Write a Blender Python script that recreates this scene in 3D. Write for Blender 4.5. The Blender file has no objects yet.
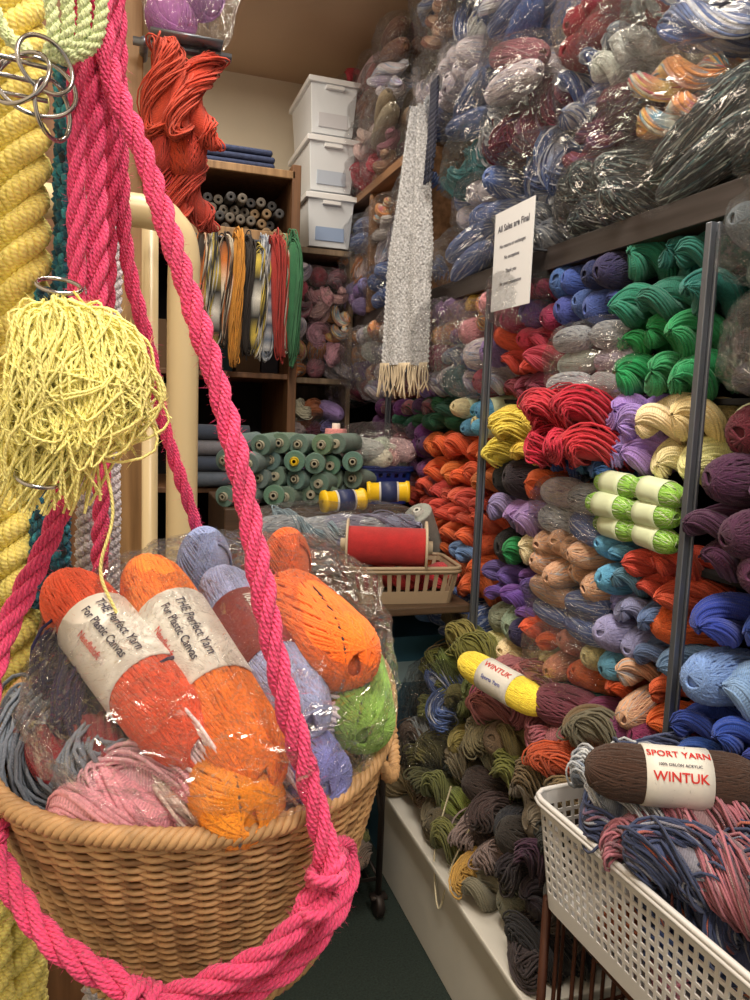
import bpy, math, random
import numpy as np
from mathutils import Vector, Matrix, Quaternion, noise, Euler
random.seed(7); rng=np.random.default_rng(7)
PI=math.pi
def lin(c):
    o=[]
    for v in c[:3]:
        v=v/255.0
        o.append(v/12.92 if v<=.04045 else ((v+.055)/1.055)**2.4)
    return (o[0],o[1],o[2],1.0)
def ds(c,k=.15):
    L=.3*c[0]+.59*c[1]+.11*c[2]; return tuple(min(255,max(0,v*(1-k)+L*k)) for v in c[:3])
# ---------------------------------------------------------------- materials
def newmat(name):
    m=bpy.data.materials.new(name); m.use_nodes=True
    nt=m.node_tree; b=nt.nodes['Principled BSDF']
    return m,nt,b
def simple(name,rgb,rough=.6,metal=0,spec=.5,nscale=0,namt=.15,bump=0,trans=0,emis=None,es=0):
    m,nt,b=newmat(name)
    b.inputs['Base Color'].default_value=lin(rgb); b.inputs['Roughness'].default_value=rough
    b.inputs['Metallic'].default_value=metal
    b.inputs['Specular IOR Level'].default_value=spec
    if trans: b.inputs['Transmission Weight'].default_value=trans
    if emis: 
        b.inputs['Emission Color'].default_value=lin(emis); b.inputs['Emission Strength'].default_value=es
    if nscale:
        tc=nt.nodes.new('ShaderNodeTexCoord'); n=nt.nodes.new('ShaderNodeTexNoise'); n.inputs['Scale'].default_value=nscale
        n.inputs['Detail'].default_value=6
        nt.links.new(tc.outputs['Object'],n.inputs['Vector'])
        mr=nt.nodes.new('ShaderNodeMapRange'); mr.inputs['To Min'].default_value=1-namt; mr.inputs['To Max'].default_value=1+namt
        mr.inputs['From Min'].default_value=.3; mr.inputs['From Max'].default_value=.7
        nt.links.new(n.outputs['Fac'],mr.inputs['Value'])
        mx=nt.nodes.new('ShaderNodeVectorMath'); mx.operation='SCALE'; mx.inputs[0].default_value=lin(rgb)[:3]
        nt.links.new(mr.outputs['Result'],mx.inputs['Scale']); nt.links.new(mx.outputs['Vector'],b.inputs['Base Color'])
        if bump:
            bp=nt.nodes.new('ShaderNodeBump'); bp.inputs['Strength'].default_value=bump; bp.inputs['Distance'].default_value=.004
            nt.links.new(n.outputs['Fac'],bp.inputs['Height']); nt.links.new(bp.outputs['Normal'],b.inputs['Normal'])
    return m
def wood(name,rgb,axis='Z',rough=.55):
    m,nt,b=newmat(name)
    tc=nt.nodes.new('ShaderNodeTexCoord'); mp=nt.nodes.new('ShaderNodeMapping')
    s={'X':(1.5,25,25),'Y':(25,1.5,25),'Z':(25,25,1.5)}[axis]
    mp.inputs['Scale'].default_value=s
    n=nt.nodes.new('ShaderNodeTexNoise'); n.inputs['Scale'].default_value=2; n.inputs['Detail'].default_value=8
    r=nt.nodes.new('ShaderNodeValToRGB')
    c=lin(rgb); r.color_ramp.elements[0].color=(c[0]*.55,c[1]*.5,c[2]*.45,1); r.color_ramp.elements[1].color=(c[0]*1.2,c[1]*1.2,c[2]*1.2,1)
    r.color_ramp.elements[0].position=.3; r.color_ramp.elements[1].position=.7
    L=nt.links; L.new(tc.outputs['Object'],mp.inputs['Vector']); L.new(mp.outputs['Vector'],n.inputs['Vector']); L.new(n.outputs['Fac'],r.inputs['Fac']); L.new(r.outputs['Color'],b.inputs['Base Color'])
    b.inputs['Roughness'].default_value=rough
    return m
def yarnmat(name,ramp=None,freq=5.0,ply=150):
    m,nt,b=newmat(name); L=nt.links; N=nt.nodes
    b.inputs['Roughness'].default_value=1; b.inputs['Specular IOR Level'].default_value=0
    b.inputs['Sheen Weight'].default_value=.16; b.inputs['Sheen Roughness'].default_value=.8
    uv=N.new('ShaderNodeUVMap'); sx=N.new('ShaderNodeSeparateXYZ'); L.new(uv.outputs['UV'],sx.inputs['Vector'])
    a=N.new('ShaderNodeMath'); a.operation='MULTIPLY_ADD'; a.inputs[1].default_value=ply; L.new(sx.outputs['X'],a.inputs[0]); L.new(sx.outputs['Y'],a.inputs[2])
    a2=N.new('ShaderNodeMath'); a2.operation='MULTIPLY'; a2.inputs[1].default_value=2*PI*2; L.new(a.outputs[0],a2.inputs[0])
    sn=N.new('ShaderNodeMath'); sn.operation='SINE'; L.new(a2.outputs[0],sn.inputs[0])
    tc=N.new('ShaderNodeTexCoord'); nz=N.new('ShaderNodeTexNoise'); nz.inputs['Scale'].default_value=420; nz.inputs['Detail'].default_value=3
    L.new(tc.outputs['Object'],nz.inputs['Vector'])
    nl=N.new('ShaderNodeTexNoise'); nl.inputs['Scale'].default_value=26; L.new(tc.outputs['Object'],nl.inputs['Vector'])
    m1=N.new('ShaderNodeMapRange'); m1.inputs['From Min'].default_value=-1; m1.inputs['From Max'].default_value=1; m1.inputs['To Min'].default_value=.88; m1.inputs['To Max'].default_value=1.12
    L.new(sn.outputs[0],m1.inputs['Value'])
    m2=N.new('ShaderNodeMapRange'); m2.inputs['From Min'].default_value=.3; m2.inputs['From Max'].default_value=.7; m2.inputs['To Min'].default_value=.88; m2.inputs['To Max'].default_value=1.14
    L.new(nl.outputs['Fac'],m2.inputs['Value'])
    m3=N.new('ShaderNodeMapRange'); m3.inputs['From Min'].default_value=.3; m3.inputs['From Max'].default_value=.7; m3.inputs['To Min'].default_value=.82; m3.inputs['To Max'].default_value=1.2
    L.new(nz.outputs['Fac'],m3.inputs['Value'])
    mm0=N.new('ShaderNodeMath'); mm0.operation='MULTIPLY'; L.new(m1.outputs[0],mm0.inputs[0]); L.new(m2.outputs[0],mm0.inputs[1])
    mm=N.new('ShaderNodeMath'); mm.operation='MULTIPLY'; L.new(mm0.outputs[0],mm.inputs[0]); L.new(m3.outputs[0],mm.inputs[1])
    if ramp:
        fr=N.new('ShaderNodeMath'); fr.operation='MULTIPLY'; fr.inputs[1].default_value=freq; L.new(sx.outputs['X'],fr.inputs[0])
        oi=N.new('ShaderNodeObjectInfo'); ad=N.new('ShaderNodeMath'); ad.operation='ADD'; L.new(fr.outputs[0],ad.inputs[0]); L.new(oi.outputs['Random'],ad.inputs[1])
        fc=N.new('ShaderNodeMath'); fc.operation='FRACT'; L.new(ad.outputs[0],fc.inputs[0])
        rp=N.new('ShaderNodeValToRGB'); el=rp.color_ramp.elements
        n=len(ramp)
        el[0].position=0; el[0].color=lin(ramp[0]); el[1].position=1; el[1].color=lin(ramp[0])
        for i,cc in enumerate(ramp):
            if i==0: continue
            e=el.new(i/n); e.color=lin(cc)
        L.new(fc.outputs[0],rp.inputs['Fac']); col=rp.outputs['Color']
    else:
        oi=N.new('ShaderNodeObjectInfo'); col=oi.outputs['Color']
    sc=N.new('ShaderNodeVectorMath'); sc.operation='SCALE'; L.new(col,sc.inputs[0]); L.new(mm.outputs[0],sc.inputs['Scale'])
    L.new(sc.outputs['Vector'],b.inputs['Base Color'])
    hs=N.new('ShaderNodeMath'); hs.operation='MULTIPLY_ADD'; hs.inputs[1].default_value=2.2; L.new(nz.outputs['Fac'],hs.inputs[0]); L.new(sn.outputs[0],hs.inputs[2])
    bp=N.new('ShaderNodeBump'); bp.inputs['Strength'].default_value=.4; bp.inputs['Distance'].default_value=.0007
    L.new(hs.outputs[0],bp.inputs['Height']); L.new(bp.outputs['Normal'],b.inputs['Normal'])
    return m
def plastic(name,haze=.018,base=.028,top=.6):
    m=bpy.data.materials.new(name); m.use_nodes=True; nt=m.node_tree; nt.nodes.clear(); N=nt.nodes; L=nt.links
    out=N.new('ShaderNodeOutputMaterial'); tr=N.new('ShaderNodeBsdfTransparent'); gl=N.new('ShaderNodeBsdfGlossy'); df=N.new('ShaderNodeBsdfDiffuse')
    gl.inputs['Roughness'].default_value=.08; df.inputs['Color'].default_value=(.9,.9,.9,1); tr.inputs['Color'].default_value=(.99,.99,.99,1)
    tc=N.new('ShaderNodeTexCoord'); n1=N.new('ShaderNodeTexNoise'); n1.inputs['Scale'].default_value=3.8; n1.inputs['Detail'].default_value=4; n1.inputs['Distortion'].default_value=1.8
    v=N.new('ShaderNodeTexVoronoi'); v.feature='DISTANCE_TO_EDGE'; v.inputs['Scale'].default_value=5.5
    mx=N.new('ShaderNodeMixRGB'); mx.inputs['Fac'].default_value=.2; L.new(tc.outputs['Object'],mx.inputs['Color1']); L.new(n1.outputs['Color'],mx.inputs['Color2'])
    L.new(tc.outputs['Object'],n1.inputs['Vector']); L.new(mx.outputs['Color'],v.inputs['Vector'])
    ad=N.new('ShaderNodeMath'); ad.operation='ADD'; L.new(n1.outputs['Fac'],ad.inputs[0]); L.new(v.outputs['Distance'],ad.inputs[1])
    bp=N.new('ShaderNodeBump'); bp.inputs['Strength'].default_value=1; bp.inputs['Distance'].default_value=.045; L.new(ad.outputs[0],bp.inputs['Height'])
    L.new(bp.outputs['Normal'],gl.inputs['Normal']); 
    lw=N.new('ShaderNodeLayerWeight'); lw.inputs['Blend'].default_value=.2; L.new(bp.outputs['Normal'],lw.inputs['Normal'])
    mr=N.new('ShaderNodeMapRange'); mr.inputs['To Min'].default_value=base; mr.inputs['To Max'].default_value=top; L.new(lw.outputs['Fresnel'],mr.inputs['Value'])
    s1=N.new('ShaderNodeMixShader'); s1.inputs['Fac'].default_value=haze; L.new(tr.outputs[0],s1.inputs[1]); L.new(df.outputs[0],s1.inputs[2])
    s2=N.new('ShaderNodeMixShader'); L.new(mr.outputs[0],s2.inputs['Fac']); L.new(s1.outputs[0],s2.inputs[1]); L.new(gl.outputs[0],s2.inputs[2])
    L.new(s2.outputs[0],out.inputs['Surface'])
    return m
YARN=yarnmat('yarn_wool')
VAR={
 'bluewhite':yarnmat('yarn_blue_white',[(78,102,162),(150,166,205),(228,230,236),(108,130,182)],4),
 'denim':yarnmat('yarn_denim_orange',[(52,64,102),(78,90,135),(182,95,68),(78,54,85),(152,157,172)],2.2),
 'pinkgrey':yarnmat('yarn_pink_grey',[(168,102,118),(115,76,92),(190,158,165),(112,92,104)],3),
 'tealblack':yarnmat('yarn_teal_black',[(30,38,46),(70,122,130),(222,226,222),(42,64,80),(162,185,180)],6),
 'maroon':yarnmat('yarn_maroon_mix',[(112,30,56),(75,46,94),(150,88,122),(85,26,50)],4),
 'earth':yarnmat('yarn_earth_mix',[(118,68,52),(168,128,98),(98,48,50),(185,152,128)],4),
 'beige':yarnmat('yarn_beige_mix',[(204,160,130),(175,124,105),(150,160,175),(218,185,155)],4),
 'greyspeck':yarnmat('yarn_grey_speck',[(188,194,204),(76,88,112),(215,218,222),(118,132,156)],9),
 'greenwhite':yarnmat('yarn_green_white',[(140,195,70),(230,234,215),(112,175,65),(234,236,225)],7),
 'palemix':yarnmat('yarn_pale_mix',[(215,205,212),(165,150,190),(228,228,232),(150,170,205)],5),
 'floss1':yarnmat('floss_brown',[(60,38,24),(225,215,195),(205,115,45),(30,25,22)],2.5),
 'floss2':yarnmat('floss_red_green',[(190,42,38),(60,135,88),(225,220,210),(190,62,48)],2.5),
 'floss3':yarnmat('floss_black_white',[(25,25,28),(228,226,220),(28,28,32),(215,190,80)],3.5),
 'teal':yarnmat('yarn_teal_cord',[(10,60,85),(25,115,148),(8,20,30),(50,155,180)],9),
 'multi':yarnmat('yarn_multi',[(225,152,90),(238,212,135),(200,90,112),(236,230,205),(100,155,186)],4),
}
PLAS=plastic('clear_plastic_film')
LABEL=simple('paper_label',(230,228,222),.5,nscale=20,namt=.05)
LABR=simple('paper_label_maroon',(125,32,32),.5)
LABG=simple('paper_label_green',(218,230,195),.5)
LABB=simple('paper_label_blue',(60,80,160),.5)
INKR=simple('red_ink',(205,35,30),.6); INKK=simple('black_ink',(25,25,60),.6); INKB=simple('blue_ink',(30,50,160),.6)
# ---------------------------------------------------------------- mesh building
def frames(P,closed=False):
    T=(np.roll(P,-1,0)-np.roll(P,1,0)) if closed else np.gradient(P,axis=0)
    T=T/(np.linalg.norm(T,axis=1)[:,None]+1e-12)
    a=np.array([0,0,1.]) if abs(T[0][2])<.9 else np.array([1.,0,0])
    n=np.cross(T[0],a); n/=np.linalg.norm(n)
    TL=T.tolist(); NL=[n.tolist()]; nx,ny,nz=NL[0]
    for i in range(1,len(TL)):
        tx,ty,tz=TL[i]; d=nx*tx+ny*ty+nz*tz
        nx-=tx*d; ny-=ty*d; nz-=tz*d
        l=math.sqrt(nx*nx+ny*ny+nz*nz)+1e-12; nx/=l; ny/=l; nz/=l
        NL.append([nx,ny,nz])
    N=np.array(NL); B=np.cross(T,N)
    if closed:
        t0=T[0]; v=N[-1]-t0*np.dot(N[-1],t0); v/=np.linalg.norm(v)+1e-12
        ang=math.atan2(np.dot(v,B[0]),np.dot(v,N[0]))
        f=-ang*np.arange(len(P))/len(P)
        c=np.cos(f)[:,None]; s=np.sin(f)[:,None]
        N,B=N*c+B*s, B*c-N*s
    return T,N,B
class MB:
    def __init__(s): s.V=[];s.F=[];s.M=[];s.UV=[];s.n=0
    def add(s,V,F,mat=0,uv=None,X=None):
        V=np.asarray(V,float)
        if X is not None:
            A=np.array(X); V=V@A[:3,:3].T+A[:3,3]
        s.V.append(V)
        if isinstance(F,np.ndarray): Fl=(F+s.n).tolist()
        else: Fl=[[i+s.n for i in f] for f in F]
        s.F+=Fl; s.M+= [int(mat)]*len(Fl)
        nl=sum(len(f) for f in Fl)
        s.UV.append(np.zeros((nl,2)) if uv is None else uv)
        s.n+=len(V)
    def tube(s,P,r,sides=5,closed=False,mat=0,u0=0,cap=False,X=None):
        P=np.asarray(P,float); n=len(P); T,N,B=frames(P,closed)
        ang=np.arange(sides)*2*PI/sides; r=np.broadcast_to(np.asarray(r,float),(n,))
        V=P[:,None,:]+r[:,None,None]*(np.cos(ang)[None,:,None]*N[:,None,:]+np.sin(ang)[None,:,None]*B[:,None,:])
        I,J=np.meshgrid(np.arange(n if closed else n-1),np.arange(sides),indexing='ij'); I=I.ravel();J=J.ravel()
        I2=(I+1)%n;J2=(J+1)%sides
        F=np.stack([I*sides+J,I*sides+J2,I2*sides+J2,I2*sides+J],1)
        d=np.linalg.norm(np.roll(P,-1,0)-P,axis=1); S=np.concatenate([[0],np.cumsum(d)])+u0
        ua=S[I];ub=S[I+1];va=J/sides;vb=(J+1)/sides
        uv=np.stack([np.stack([ua,va],1),np.stack([ua,vb],1),np.stack([ub,vb],1),np.stack([ub,va],1)],1).reshape(-1,2)
        s.add(V.reshape(-1,3),F,mat,uv,X)
        if cap and not closed:
            k=s.n-n*sides
            s.F.append([k+i for i in range(sides)][::-1]); s.F.append([k+(n-1)*sides+i for i in range(sides)]); s.M+=[int(mat)]*2; s.UV.append(np.zeros((2*sides,2)))
        return S[-1]
    def fuzz(s,n,ln,w=.00022,seed=0,mat=0):
        g=np.random.default_rng(seed); V=np.concatenate(s.V); s.V=[V]
        Q=np.array([f[:4] for f in s.F if len(f)==4]); k=Q[g.integers(0,len(Q),n)]
        A,Bq,C,D=V[k[:,0]],V[k[:,1]],V[k[:,2]],V[k[:,3]]; c=(A+Bq+C+D)/4
        nn=np.cross(C-A,D-Bq); nn/=np.linalg.norm(nn,axis=1)[:,None]+1e-12
        d=nn+.9*g.normal(size=(n,3)); d/=np.linalg.norm(d,axis=1)[:,None]; 
        sd=np.cross(d,g.normal(size=(n,3))); sd/=np.linalg.norm(sd,axis=1)[:,None]
        L=ln*(.4+.9*g.random(n))[:,None]; bend=.35*L*g.normal(size=(n,3))
        V2=np.stack([c-sd*w,c+sd*w,c+d*L*.6+bend*.5+sd*w*.7,c+d*L+bend],1).reshape(-1,3)
        F=np.arange(4*n).reshape(n,4); s.add(V2,F,mat)
    def box(s,c,d,mat=0,X=None):
        x,y,z=c; a,b,e=d[0]/2,d[1]/2,d[2]/2
        V=[(x+i*a,y+j*b,z+k*e) for k in(-1,1) for j in(-1,1) for i in(-1,1)]
        s.add(V,[[0,2,3,1],[4,5,7,6],[0,1,5,4],[2,6,7,3],[0,4,6,2],[1,3,7,5]],mat,None,X)
    def tbox(s,cx,cy,z0,z1,b,t,mat=0,X=None,top=True):
        V=[(cx+i*b[0]/2,cy+j*b[1]/2,z0) for j in(-1,1) for i in(-1,1)]+[(cx+i*t[0]/2,cy+j*t[1]/2,z1) for j in(-1,1) for i in(-1,1)]
        F=[[0,2,3,1],[0,1,5,4],[2,6,7,3],[0,4,6,2],[1,3,7,5]]
        if top: F.append([4,5,7,6])
        s.add(V,F,mat,None,X)
    def lathe(s,prof,segs=24,mat=0,X=None):
        n=len(prof); V=[];F=[]
        for (x,r) in prof:
            for k in range(segs):
                a=2*PI*k/segs; V.append((x,r*math.cos(a),r*math.sin(a)))
        for i in range(n-1):
            for k in range(segs):
                k2=(k+1)%segs; F.append([i*segs+k,i*segs+k2,(i+1)*segs+k2,(i+1)*segs+k])
        s.add(V,F,mat,None,X)
    def mesh(s,name,mats,smooth=True):
        me=bpy.data.meshes.new(name)
        V=np.concatenate(s.V); me.from_pydata(V.tolist(),[],s.F)
        for m in mats: me.materials.append(m)
        me.polygons.foreach_set('material_index',s.M)
        if smooth: me.polygons.foreach_set('use_smooth',[True]*len(s.F))
        uvl=me.uv_layers.new(name='UVMap'); uvl.data.foreach_set('uv',np.concatenate(s.UV).astype('f').ravel())
        me.update(); return me
def link(ob,parent=None):
    bpy.context.scene.collection.objects.link(ob)
    if parent is not None: ob.parent=parent
    return ob
def empty(name):
    e=bpy.data.objects.new(name,None); e.empty_display_size=.05; return link(e)
def ob(name,me,parent=None,M=None,col=None):
    o=bpy.data.objects.new(name,me); link(o,parent)
    if M is not None: o.matrix_basis=M
    if col is not None: o.color=lin([min(255,max(0,v)) for v in col])
    return o
def bevel(o,w=.004,seg=2):
    m=o.modifiers.new('bevel','BEVEL'); m.width=w; m.segments=seg; m.limit_method='ANGLE'; return o
def cr(P,n):
    P=np.asarray(P,float); Q=np.vstack([2*P[0]-P[1],P,2*P[-1]-P[-2]]); m=len(P)-1
    t=np.linspace(0,m-1e-9,n); i=t.astype(int); f=(t-i)[:,None]
    a,b,c,d=Q[i],Q[i+1],Q[i+2],Q[i+3]
    return .5*((2*b)+(-a+c)*f+(2*a-5*b+4*c-d)*f**2+(-a+3*b-3*c+d)*f**3)
def crs(P,step):
    Q=cr(P,400); L=np.linalg.norm(np.diff(Q,axis=0),axis=1); S=np.concatenate([[0],np.cumsum(L)])
    n=max(4,int(S[-1]/step)); t=np.linspace(0,S[-1],n)
    return np.stack([np.interp(t,S,Q[:,k]) for k in range(3)],1)
def rope(mb,ctrl,R,n1=3,p1=.06,n2=5,p2=.03,step=.003,sides=5,mat=0):
    P=crs(ctrl,step); T,N,B=frames(P); s=np.concatenate([[0],np.cumsum(np.linalg.norm(np.diff(P,axis=0),axis=1))])
    Rv=R*np.ones(len(P))*(1+.05*np.sin(s*70+R*999))
    for i in range(n1):
        ph=2*PI*i/n1+2*PI*s/p1
        C=P+(Rv*.5)[:,None]*(np.cos(ph)[:,None]*N+np.sin(ph)[:,None]*B)
        if n2<2: mb.tube(C,Rv*.55,sides+2,mat=mat,cap=True)
        else:
            mb.tube(C,Rv*.38,5,mat=mat,cap=True)
            for j in range(n2):
                q=2*PI*j/n2-2*PI*s/p2+i
                mb.tube(C+(Rv*.34)[:,None]*(np.cos(q)[:,None]*N+np.sin(q)[:,None]*B),Rv*(.23 if n2<7 else .17),sides,mat=mat,u0=j*.37,cap=True)
# ---------------- yarn meshes
def skein(name,L,R,turns,pts,r,alpha,sides=4,pw=2.6,mat=None,label=None,seed=0,waist=0,fz=1500,lw=.235):
    g=np.random.default_rng(seed); mb=MB()
    prof=[]
    for k in range(25):
        t=-1+2*k/24; x=math.sin(t*PI/2); rr=math.cos(t*PI/2); q=(abs(x)**pw+abs(rr)**pw)**(1/pw); xx=x/q
        prof.append((xx*L/2*.95,max(1e-4,rr/q*R*.95*(1-waist*math.exp(-(abs(xx)/.6)**6)))))
    mb.lathe(prof,24)
    u=0
    for k in range(turns):
        be=k*2.39996+g.normal()*.10; al=alpha*(.25+1.1*((k*.618034)%1))
        ph=np.arange(pts)*2*PI/pts
        e1=np.array([math.cos(al),math.sin(al)*math.cos(be),math.sin(al)*math.sin(be)])
        e2=np.array([0,-math.sin(be),math.cos(be)])
        p=np.cos(ph)[:,None]*e1+np.sin(ph)[:,None]*e2
        ax=p[:,0]; rd=np.hypot(p[:,1],p[:,2]); q=(abs(ax)**pw+rd**pw)**(1/pw); p=p/q[:,None]
        sc=1+.045*g.random()
        w=1-waist*np.exp(-(np.abs(p[:,0])/.6)**6)
        p=p*np.array([L/2*(1+.03*g.random()),R*sc,R*sc]); p[:,1]*=w; p[:,2]*=w
        u+=mb.tube(p,r,sides,closed=True,u0=u)
    if fz: mb.fuzz(fz,.004*R/.04,w=.00013,seed=seed)
    mats=[mat or YARN]
    if label:
        w=L*lw; R2=R*(1-waist)*1.05+r*1.25
        mb.lathe([(-w,R2*.96),(-w,R2*1.01),(-w*.5,R2),(w*.5,R2),(w,R2*1.01),(w,R2*.96)],24,mat=1); mats.append(label)
    return mb.mesh(name,mats)
def twist(name,L,R,nf=16,mat=None,seed=0,tw=2.4):
    g=np.random.default_rng(seed); mb=MB(); n=22; t=np.linspace(-1,1,n); env=np.sqrt(np.clip(1-np.abs(t)**3.2,0.02,1))
    u=0
    for b in range(2):
        th=b*PI+t*tw+g.random()*.3
        cy=R*.5*env*np.cos(th); cz=R*.5*env*np.sin(th)
        mb.tube(np.stack([t*L/2*.96,cy,cz],1),R*.48*env,12)
        for f in range(nf):
            ph=f*2*PI/nf+t*(1.9+.2*g.normal())+g.normal()*.08; k=R*.48*(1+.045*g.normal())
            u+=mb.tube(np.stack([t*L/2*(1+.03*g.normal()),cy+k*env*np.cos(ph),cz+k*env*np.sin(ph)],1),R*.078*env+.0003,5,u0=u)
    mb.fuzz(1600,.004,w=.00013,seed=seed)
    return mb.mesh(name,[mat or YARN])
def loops(name,a,b,n=64,r=.0022,mat=None,seed=0,tw=2.5,pts=32,flat=.6,sides=4,bend=0,fz=1600):
    g=np.random.default_rng(seed); mb=MB(); u=0
    xs=np.linspace(-.9,.9,14); mb.tube(np.stack([xs*a,0*xs,-bend*xs**2*a],1),b*.66*np.sqrt(1-np.abs(xs)**3)+.001,12)
    for k in range(n):
        ph=np.arange(pts)*2*PI/pts; 
        aa=a*(1+.07*g.normal()); bb=b*(.45+.65*g.random())
        x=aa*np.cos(ph); y=bb*np.sin(ph); z=flat*b*(g.random()*2-1)*np.ones(pts)
        for h in (1,2,3):
            y=y+b*.09*g.normal()*np.sin(h*ph+g.random()*6); z=z+b*.10*g.normal()*np.sin(h*ph+g.random()*6)
        an=tw*x/a; y,z=y*np.cos(an)-z*np.sin(an),y*np.sin(an)+z*np.cos(an)
        z=z-bend*(x/a)**2*a
        u+=mb.tube(np.stack([x,y,z],1),r,sides,closed=True,u0=u)
    if fz: mb.fuzz(fz,.004,w=.00013,seed=seed)
    return mb.mesh(name,[mat or YARN])
SK=[skein('skein_mesh_%d'%i,.17,.040,70,20,.0021,.36,seed=i) for i in range(3)]
SKL=[skein('skein_band_%d'%i,.17,.039,70,20,.0021,.36,seed=10+i,label=l,waist=.08) for i,l in enumerate([LABEL,LABG,LABB])]
BALL=[skein('ball_mesh_%d'%i,.082,.041,64,22,.0021,1.2,pw=2.1,seed=20+i) for i in range(2)]
TW=[twist('twist_mesh_%d'%i,.17,.040,seed=i,tw=2.0+.6*i) for i in range(3)]
LP=[loops('loop_mesh_%d'%i,.10,.038,seed=i,tw=1.6+.7*i,bend=.25*i) for i in range(3)]
VS={};VT={};VL={};VK={}
for i,(k,m) in enumerate(VAR.items()):
    VS[k]=SK[i%3].copy(); VS[k].materials[0]=m
    VT[k]=TW[i%3].copy(); VT[k].materials[0]=m
    VL[k]=LP[i%3].copy(); VL[k].materials[0]=m
    VK[k]=SKL[1].copy(); VK[k].materials[0]=m
def axisM(p,d,roll=0,s=(1,1,1)):
    q=Vector(d).to_track_quat('X','Z'); M=Matrix.Translation(p)@q.to_matrix().to_4x4()@Matrix.Rotation(roll,4,'X')
    return M@Matrix.Diagonal((s[0],s[1],s[2],1))
def rnd(a=1): return random.uniform(-a,a)
def jit(c,a=10): return tuple(max(0,min(255,v+rnd(a))) for v in c)
def yarn(parent,kind,p,d,col,s=(1,1,1),roll=None):
    roll=random.random()*6.28 if roll is None else roll
    if isinstance(col,str):
        me={'s':VS,'t':VT,'l':VL,'b':VS,'k':VK}[kind][col]; c=(200,200,200)
    else:
        me=random.choice({'s':SK,'t':TW,'l':LP,'b':BALL,'k':SKL}[kind]); c=ds(jit(col))
    return ob('yarn_'+{'s':'skein','t':'twist','l':'hank','b':'ball','k':'banded_skein'}[kind],me,parent,axisM(p,d,roll,s),c)
def shell(name,seed,pw=3.2,amp=.11,sub=4):
    import bmesh
    bm=bmesh.new(); bmesh.ops.create_icosphere(bm,subdivisions=sub,radius=1)
    off=Vector((seed*7.1,seed*3.3,seed))
    for v in bm.verts:
        p=v.co.copy(); q=(abs(p.x)**pw+abs(p.y)**pw+abs(p.z)**pw)**(1/pw); p/=q
        n1=noise.noise(p*1.7+off); n2=1-abs(noise.noise(p*4+off))*2.2; n3=1-abs(noise.noise(p*8+off))*2
        v.co=p*(1+amp*n1*.8+amp*.5*n2+amp*.45*n3)
    me=bpy.data.meshes.new(name); bm.to_mesh(me); bm.free()
    me.polygons.foreach_set('use_smooth',[True]*len(me.polygons)); me.materials.append(PLAS); return me
SH=[shell('plastic_film_%d'%i,i+1) for i in range(5)]
def film(parent,c,h,rot=(0,0,0)):
    M=Matrix.Translation(c)@Euler(rot).to_matrix().to_4x4()@Matrix.Diagonal((h[0],h[1],h[2],1))
    return ob('plastic_bag',random.choice(SH),parent,M)
def textmesh(s,size,mat,wrapR=None):
    cu=bpy.data.curves.new('txt','FONT'); cu.body=s; cu.size=size; cu.align_x='CENTER'; cu.align_y='CENTER'; cu.resolution_u=3; cu.offset=size*.015
    o=bpy.data.objects.new('txt',cu); bpy.context.scene.collection.objects.link(o)
    bpy.context.view_layer.update()
    me=bpy.data.meshes.new_from_object(o.evaluated_get(bpy.context.evaluated_depsgraph_get()))
    bpy.data.objects.remove(o); 
    if wrapR:
        for v in me.vertices:
            a=v.co.y/wrapR; v.co=Vector((v.co.x,wrapR*math.sin(a),wrapR*math.cos(a)))
    me.materials.clear(); me.materials.append(mat); return me
# ================================================================= ROOM
M_ceil=simple('ceiling_paint',(208,180,152),.9,nscale=3,namt=.04)
M_wall=simple('wall_paint',(238,226,204),.9,nscale=4,namt=.04)
M_floor=simple('carpet_dark_green',(34,46,42),.95,nscale=180,namt=.5,bump=.8)
def slab(name,c,d,mat):
    mb=MB(); mb.box(c,d); return ob(name,mb.mesh(name,[mat],False))
slab('floor',(.3,1.0,-.05),(2.2,6.0,.1),M_floor)
slab('ceiling',(.3,1.0,3.15),(2.2,6.0,.1),M_ceil)
slab('wall_back',(.3,3.95,1.55),(2.2,.1,3.3),M_wall)
slab('wall_right',(1.45,1.0,1.55),(.1,6.0,3.3),M_wall)
slab('wall_left',(-.85,1.0,1.55),(.1,6.0,3.3),M_wall)
W_dark=wood('wood_dark',(80,62,50),'Y'); W_mid=wood('wood_mid',(122,86,58),'Z'); W_light=wood('wood_pine',(160,126,88),'Z'); W_shelf=wood('wood_shelf_edge',(66,60,60),'Y')
GREY=simple('metal_grey',(120,126,138),.35,.7); DARK=simple('dark_metal',(48,40,38),.5,.4); BLACK=simple('black_back',(28,26,28),.9)
WHITEP=simple('white_laminate',(215,212,205),.45,nscale=8,namt=.03)
mb=MB()
mb.box((1.375,2.1,.95),(.03,3.4,1.86),1)  # back filler coloured black so gaps between the front skeins look shaded
mb.box((1.185,2.05,1.885),(.37,3.4,.05),0)
mb.box((.995,2.05,1.885),(.012,3.4,.056),3)
for z in (.86,1.21,1.54): mb.box((1.21,1.9,z),(.30,2.9,.012),1)
for y in (.28,1.085,1.91,2.72):
    mb.box((.955,y,1.075),(.012,.014,1.53),2); mb.box((.965,y,1.075),(.006,.024,1.53),2); mb.box((.975,y,1.83),(.03,.014,.014),2); mb.box((.99,y,.33),(.06,.014,.014),2)
for y in (.34,3.74): mb.box((1.2,y,.94),(.32,.02,1.86),1)
bevel(ob('yarn_shelving_unit',mb.mesh('yarn_shelving_unit',[W_dark,BLACK,GREY,W_shelf],False)),.0015)
mb=MB()
mb.box((1.17,3.1,2.41),(.40,1.24,.035)); 
for y in (2.48,3.1,3.72): mb.box((1.17,y,2.15),(.38,.03,.485))
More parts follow.
